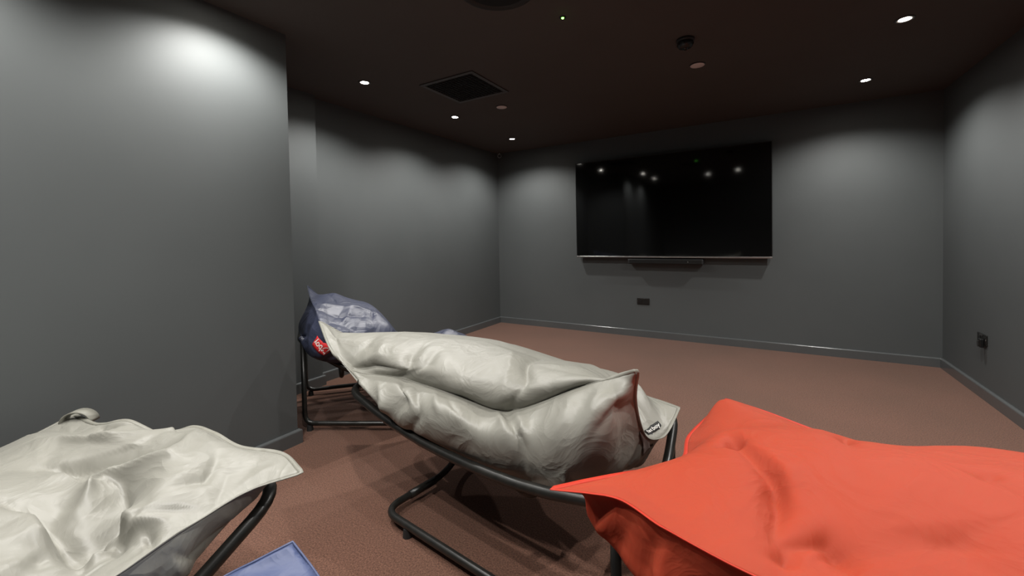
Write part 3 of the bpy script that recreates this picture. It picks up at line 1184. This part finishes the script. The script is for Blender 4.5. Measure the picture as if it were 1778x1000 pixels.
# --- grey beanbag in the middle
bag, bvh, _, _ = beanbag(
    'beanbag', 'grey beanbag with a pinched front seam, lying across the frame in the middle', M['taupe'], M['taupe_trim'],
    near=[(0, -2.152, 1.455, .790), (.09, -1.890, 1.335, .695), (.19, -1.746, 1.335, .612), (.34, -1.440, 1.372, .603), (.48, -1.105, 1.356, .592), (.62, -.845, 1.350, .575), (.76, -.553, 1.338, .718), (.90, -.418, 1.303, .782), (1, -.329, 1.278, .825)],
    right=[(.20, -.36, 1.37, .69), (.42, -.36, 1.49, .53), (.65, -.33, 1.62, .475), (.85, -.31, 1.72, .49)],
    far=[(0, -1.78, 2.02, .555), (.3, -1.45, 2.22, .51), (.65, -.92, 2.24, .46), (1, -.295, 1.80, .530)],
    left=[(.3, -2.00, 1.58, .675), (.65, -1.88, 1.82, .57)],
    top=[(.10, .22, -2.00, 1.48, .735), (.28, .30, -1.66, 1.52, .745), (.30, .62, -1.58, 1.78, .705), (.50, .32, -1.10, 1.50, .735), (.52, .68, -1.13, 1.88, .672),
         (.72, .30, -.74, 1.47, .735), (.74, .68, -.74, 1.87, .632), (.34, .045, -1.389, 1.335, .642), (.48, .045, -1.069, 1.320, .634), (.62, .045, -.818, 1.315, .622), (.76, .045, -.545, 1.320, .743), (.90, .40, -.49, 1.55, .66), (.92, .75, -.44, 1.78, .598)],
    bot=[(.34, .045, -1.327, 1.27, .609), (.48, .045, -1.025, 1.25, .606), (.62, .045, -.78, 1.24, .595), (.76, .045, -.541, 1.235, .700), (.20, .10, -1.537, 1.27, .555), (.34, .10, -1.257, 1.225, .558), (.48, .10, -.98, 1.20, .577), (.62, .10, -.744, 1.185, .572), (.74, .09, -.57, 1.185, .640), (.86, .09, -.433, 1.18, .716),
         (.34, .20, -1.28, 1.245, .449), (.50, .20, -.984, 1.235, .430), (.64, .20, -.742, 1.215, .437), (.80, .20, -.563, 1.205, .450), (.92, .18, -.401, 1.24, .601), (.90, .04, -.393, 1.25, .761),
         (.5, .6, -1.05, 1.70, .33), (.8, .6, -.62, 1.65, .40), (.2, .6, -1.60, 1.70, .43), (.35, .85, -1.35, 2.0, .44), (.75, .85, -.7, 1.95, .45), (.95, .6, -.39, 1.60, .37), (.93, .4, -.40, 1.46, .41)],
    folds=[('t', 'v', 0.031, 0.021, [(0.626, 0.028), (0.659, 0.183), (0.67, 0.451)]), ('t', 'r', 0.011, 0.028, [(0.604, 0.085), (0.615, 0.254), (0.593, 0.451)]),
           ('t', 'v', 0.028, 0.017, [(0.341, 0.014), (0.352, 0.183), (0.374, 0.282)]), ('t', 'v', 0.020, 0.017, [(0.352, 0.014), (0.396, 0.169), (0.418, 0.296)]),
           ('t', 'v', 0.017, 0.017, [(0.187, 0.042), (0.231, 0.183), (0.242, 0.31)]), ('t', 'v', 0.031, 0.019, [(0.198, 0.014), (0.264, 0.07), (0.33, 0.056)]),
           ('t', 'r', 0.014, 0.019, [(0.275, 0.254), (0.275, 0.141), (0.231, 0.07)]), ('t', 'r', 0.014, 0.019, [(0.011, 0.028), (0.154, 0.169), (0.231, 0.211)]),
           ('b', 'v', 0.031, 0.017, [(0.615, 0.0), (0.637, 0.07), (0.67, 0.183)]), ('b', 'r', 0.017, 0.015, [(0.593, 0.0), (0.626, 0.085)]),
           ('b', 'r', 0.017, 0.015, [(0.637, 0.0), (0.67, 0.127)]), ('b', 'v', 0.031, 0.019, [(0.352, 0.014), (0.33, 0.085), (0.297, 0.155)]),
           ('b', 'r', 0.022, 0.021, [(0.275, 0.042), (0.264, 0.113), (0.231, 0.197)]), ('b', 'v', 0.022, 0.019, [(0.385, 0.028), (0.374, 0.127), (0.341, 0.254)]),
           ('b', 'r', 0.014, 0.019, [(0.429, 0.028), (0.44, 0.113)]), ('b', 'v', 0.014, 0.019, [(0.462, 0.028), (0.495, 0.085)]),
           ('b', 'v', 0.020, 0.019, [(1.0, 0.197), (0.923, 0.085), (0.868, 0.141)]), ('b', 'r', 0.017, 0.028, [(0.967, 0.07), (0.879, 0.056), (0.824, 0.07)])],
    crumple=(60, 0.005), slack=0.010, edge=0.035, seed=4, amp=0.003)
lb, ex, ey = patch('label', bvh, (-.36, 1.62, .50), (.25, 1, 0), (.3, 0, 1), 0.13, 0.055, 0.003, M['label_black'], bag)
lb['label'] = 'black cloth label with white lettering'
lettering('lettering', 'fatboy', bvh, (-.36, 1.62, .50), (.25, 1, 0), (.3, 0, 1), 0.045, 0.0055, M['label_white'], lb)
st, _, _ = patch('strap', bvh, (-.345, 1.50, .50), (.35, .35, -.9), (.3, 1, 0), 0.15, 0.04, 0.003, M['strap'], bag, 0.002, 14, 4)
st['label'] = 'brown-grey strap at the head end'

# --- navy beanbag beside the partition
bag, bvh, _, _ = beanbag(
    'beanbag', 'dark navy beanbag behind the grey one, beside the end of the partition', M['navy'], M['navy_trim'],
    near=[(0, -1.80, 2.48, .43), (.3, -1.99, 2.22, .46), (.6, -2.15, 1.92, .53), (1, -2.26, 1.60, .65)],
    right=[(.30, -2.41, 1.63, .725), (.55, -2.56, 1.70, .785), (.8, -2.80, 1.82, .84)],
    far=[(0, -2.42, 2.90, .40), (.35, -2.70, 2.52, .405), (.7, -2.92, 2.22, .61), (1, -2.98, 1.92, .905)],
    left=[(.5, -2.02, 2.68, .45)],
    top=[(.88, .78, -2.78, 1.98, .85), (.75, .6, -2.52, 2.05, .77), (.55, .4, -2.25, 2.06, .64), (.40, .45, -2.25, 2.24, .46), (.15, .4, -2.12, 2.54, .545), (.6, .8, -2.72, 2.25, .72), (.15, .75, -2.35, 2.7, .46)],
    bot=[(.88, .75, -2.80, 1.74, .66), (.85, .45, -2.60, 1.63, .56), (.85, .2, -2.40, 1.62, .52), (.6, .5, -2.45, 1.92, .40), (.3, .5, -2.2, 2.3, .36), (.1, .5, -2.05, 2.6, .40), (.4, .85, -2.6, 2.4, .43), (.4, .15, -2.10, 2.12, .43)],
    folds=[('t', 'v', 0.020, 0.025, [(1.0, 0.577), (0.89, 0.437), (0.736, 0.408)]), ('t', 'r', 0.020, 0.025, [(0.978, 0.648), (0.857, 0.549), (0.626, 0.479)]),
           ('t', 'v', 0.015, 0.020, [(0.901, 0.789), (0.89, 0.577)]), ('t', 'r', 0.012, 0.020, [(0.835, 0.493), (0.879, 0.296)]), ('t', 'v', 0.012, 0.020, [(0.692, 0.549), (0.692, 0.366)])],
    crumple=(60, 0.010), slack=0.012, edge=0.04, seed=11, amp=0.003)
lb, ex, ey = patch('label', bvh, (-2.36, 1.56, .58), (-.72, -.43, .66), (-.55, -.33, -.77), 0.17, 0.075, 0.003, M['label_red'], bag)
lb['label'] = 'red cloth label with white lettering, upside down'
lettering('lettering', 'fatboy', bvh, (-2.36, 1.56, .58), (-.72, -.43, .66), (-.55, -.33, -.77), 0.062, 0.0055, M['label_white'], lb)

# --- crumpled grey beanbag at the lower left
bag, bvh, _, _ = beanbag(
    'beanbag', 'crumpled grey beanbag with a corner loop at the lower left by the partition', M['taupe'], M['taupe_trim'],
    near=[(0, -1.10, .67, .60), (.06, -1.16, .605, .585), (.22, -1.175, .44, .565), (.4, -1.17, .28, .54), (.7, -1.16, -.25, .52), (1, -1.10, -.85, .55)],
    right=[(.5, -1.7, -.80, .52)],
    far=[(0, -2.33, .50, .575), (.2, -2.26, .33, .55), (.5, -2.30, .0, .52), (1, -2.30, -.85, .54)],
    left=[(.10, -1.24, .70, .60), (.22, -1.40, .66, .60), (.36, -1.54, .645, .62), (.46, -1.66, .635, .618), (.57, -1.78, .59, .585), (.69, -1.90, .535, .628), (.80, -2.03, .505, .600), (.9, -2.15, .505, .578)],
    top=[(.10, .15, -1.30, .60, .615), (.12, .42, -1.60, .55, .635), (.14, .68, -1.86, .45, .625), (.22, .85, -2.10, .36, .59), (.25, .25, -1.35, .44, .62), (.27, .45, -1.56, .38, .57), (.26, .62, -1.78, .34, .60),
         (.40, .35, -1.40, .27, .565), (.42, .6, -1.65, .22, .63), (.42, .85, -2.0, .15, .60), (.6, .3, -1.4, -.05, .60), (.6, .7, -1.85, -.1, .62), (.8, .5, -1.65, -.45, .62)],
    bot=[(.08, .07, -1.205, .605, .530), (.25, .07, -1.172, .43, .485), (.5, .07, -1.17, .10, .460), (.10, .17, -1.29, .56, .48), (.28, .17, -1.24, .40, .43), (.5, .17, -1.24, .10, .42), (.3, .5, -1.65, .3, .33), (.6, .5, -1.65, -.1, .33), (.8, .5, -1.65, -.45, .36), (.12, .5, -1.65, .53, .48), (.4, .88, -2.1, .15, .42), (.8, .12, -1.27, -.5, .44), (.8, .88, -2.1, -.45, .44)],
    folds=[('t', 'v', 0.077, 0.043, [(0.418, 0.577), (0.385, 0.451), (0.396, 0.282), (0.418, 0.127)]), ('t', 'r', 0.055, 0.051, [(0.44, 0.507), (0.418, 0.451), (0.429, 0.268)]),
           ('t', 'r', 0.046, 0.030, [(0.242, 0.437), (0.286, 0.451), (0.363, 0.423)]), ('t', 'v', 0.062, 0.034, [(0.253, 0.408), (0.297, 0.352), (0.363, 0.31), (0.396, 0.225)]),
           ('t', 'r', 0.044, 0.034, [(0.066, 0.366), (0.187, 0.31), (0.231, 0.423), (0.264, 0.507), (0.341, 0.592)]), ('t', 'v', 0.046, 0.043, [(0.154, 0.352), (0.209, 0.493), (0.275, 0.648), (0.352, 0.704)]),
           ('t', 'r', 0.031, 0.025, [(0.121, 0.521), (0.154, 0.62), (0.198, 0.732), (0.264, 0.789)]), ('t', 'v', 0.031, 0.021, [(0.033, 0.761), (0.132, 0.704), (0.176, 0.704)]),
           ('t', 'v', 0.046, 0.025, [(0.319, 0.324), (0.352, 0.254), (0.363, 0.113)]), ('t', 'r', 0.031, 0.025, [(0.319, 0.31), (0.33, 0.183), (0.264, 0.07)]),
           ('t', 'r', 0.031, 0.025, [(0.407, 0.254), (0.363, 0.225)]), ('t', 'v', 0.019, 0.025, [(0.121, 0.211), (0.176, 0.141), (0.242, 0.183)]),
           ('t', 'v', 0.024, 0.025, [(0.429, 0.38), (0.44, 0.239)]), ('t', 'v', 0.024, 0.021, [(0.319, 0.127), (0.308, 0.014)])],
    crumple=(110, 0.009), slack=0.015, edge=0.03, seed=23, amp=0.004, ktar=0.05)
bm = bmesh.new()
c = Vector((-2.265, .50, .572))
dx = Vector((.75, .62, 0)).normalized()
tq = Vector((-dx.y, dx.x, 0))
rings = []
for k in range(15):
    a = PI * k / 14
    p = c + dx * (0.052 * math.cos(a)) + Vector((0, 0, 0.042 * math.sin(a) - 0.008))
    rad = (dx * math.cos(a) + Vector((0, 0, math.sin(a)))) * 0.0022
    rings.append([bm.verts.new(p + tq * s * 0.022 + rad * q) for s, q in ((-1, 1), (1, 1), (1, -1), (-1, -1))])
for a, b in zip(rings[:-1], rings[1:]):
    for s in range(4):
        bm.faces.new((a[s], a[(s + 1) % 4], b[(s + 1) % 4], b[s]))
bm.faces.new(rings[0])
bm.faces.new(list(reversed(rings[-1])))
mesh_obj('corner_loop', bm, M['taupe_trim'], bag, True)

# --- blue beanbag just reaching into the bottom edge
bag, bvh, _, _ = beanbag(
    'beanbag', 'blue beanbag showing only one corner at the bottom edge of the picture', M['blue'], M['blue_trim'],
    near=[(0, -.998, .582, .50), (.2, -.881, .575, .462), (.5, -.70, .52, .43), (1, -.38, .46, .42)],
    right=[(.5, -.30, -.05, .30)],
    far=[(0, -1.05, -.62, .36), (.5, -.7, -.68, .30), (1, -.28, -.66, .34)],
    left=[(.06, -1.04, .524, .48), (.14, -1.083, .468, .46), (.5, -1.10, 0.05, .36)],
    top=[(.15, .12, -.95, .45, .475), (.5, .5, -.68, -.05, .50), (.5, .2, -.70, .35, .48), (.2, .5, -.88, -.05, .46), (.8, .5, -.45, -.05, .45), (.5, .8, -.68, -.4, .46)],
    bot=[(.5, .5, -.68, -.05, .0), (.25, .25, -.86, .30, .02), (.75, .25, -.48, .28, .01), (.25, .75, -.88, -.4, .02), (.75, .75, -.45, -.42, .01), (.5, .15, -.68, .42, .13), (.1, .5, -.98, -.02, .15), (.9, .5, -.36, -.05, .13), (.5, .88, -.68, -.58, .12)],
    crumple=(50, 0.008), slack=0.012, edge=0.03, seed=31, amp=0.003, nu=70, nv=60, welt=0.0012)

# --- orange red beanbag
bag, bvh, _, _ = beanbag(
    'beanbag', 'orange red beanbag filling the lower right of the picture', M['red'], M['red_trim'],
    near=[(0, -.440, .91, .622), (.06, -.36, .945, .618), (.12, -.29, .955, .620), (.2, -.18, .905, .62), (.3, -.06, .865, .62), (.4, .06, .87, .60), (.6, .38, .86, .57), (.8, .74, .86, .55), (1, 1.16, .88, .56)],
    right=[(.5, 1.20, 1.35, .50)],
    far=[(0, -.115, 1.79, .60), (.1, .0, 1.78, .585), (.3, .28, 1.70, .55), (.5, .52, 1.74, .55), (.75, .85, 1.84, .55), (1, 1.17, 1.86, .56)],
    left=[(.22, -.33, 1.08, .60), (.5, -.21, 1.34, .55), (.75, -.215, 1.58, .53)],
    top=[(.06, .88, -.13, 1.70, .625), (.12, .22, -.20, 1.10, .655), (.15, .5, -.10, 1.36, .655), (.14, .68, -.07, 1.52, .60), (.3, .25, .02, 1.08, .655), (.35, .5, .16, 1.33, .69), (.33, .75, .18, 1.56, .635),
         (.55, .3, .40, 1.12, .68), (.55, .6, .45, 1.42, .685), (.44, .80, .33, 1.61, .602), (.56, .82, .51, 1.64, .638), (.75, .5, .75, 1.35, .69), (.75, .8, .75, 1.62, .645), (.8, .2, .78, 1.02, .63), (.24, .13, -.10, .955, .645), (.37, .12, .05, .96, .625)],
    bot=[(.08, .09, -.375, .99, .535), (.17, .14, -.245, .95, .455), (.28, .2, -.07, .93, .41), (.2, .04, -.185, .93, .575), (.1, .035, -.31, .97, .59), (.5, .5, .35, 1.32, .31), (.5, .15, .3, .97, .45), (.75, .5, .75, 1.32, .31), (.75, .15, .72, .97, .44), (.15, .5, -.1, 1.35, .46), (.15, .75, -.1, 1.55, .46), (.5, .85, .42, 1.60, .44), (.8, .85, .85, 1.65, .44)],
    folds=[('t', 'v', 0.045, 0.024, [(0.22, 0.394), (0.286, 0.31), (0.319, 0.225), (0.341, 0.141)]), ('t', 'r', 0.020, 0.025, [(0.231, 0.423), (0.297, 0.338), (0.341, 0.239)]),
           ('t', 'v', 0.034, 0.022, [(0.374, 0.141), (0.396, 0.169), (0.418, 0.141), (0.44, 0.099)]), ('t', 'v', 0.020, 0.020, [(0.363, 0.113), (0.374, 0.056)]),
           ('t', 'v', 0.055, 0.030, [(0.165, 0.423), (0.209, 0.465)]), ('t', 'v', 0.020, 0.020, [(0.363, 0.718), (0.374, 0.535)]),
           ('t', 'v', 0.015, 0.020, [(0.527, 0.507), (0.56, 0.479)]), ('t', 'v', 0.010, 0.030, [(0.484, 0.225), (0.516, 0.254), (0.549, 0.254)]),
           ('b', 'v', 0.015, 0.020, [(0.143, 0.05), (0.132, 0.15)]),
           ('b', 'r', 0.015, 0.020, [(0.11, 0.04), (0.10, 0.15)]), ('b', 'v', 0.015, 0.020, [(0.19, 0.05), (0.175, 0.16)]), ('b', 'r', 0.015, 0.020, [(0.21, 0.04), (0.20, 0.16)])],
    crumple=(45, 0.005), slack=0.010, edge=0.03, seed=7, amp=0.003)
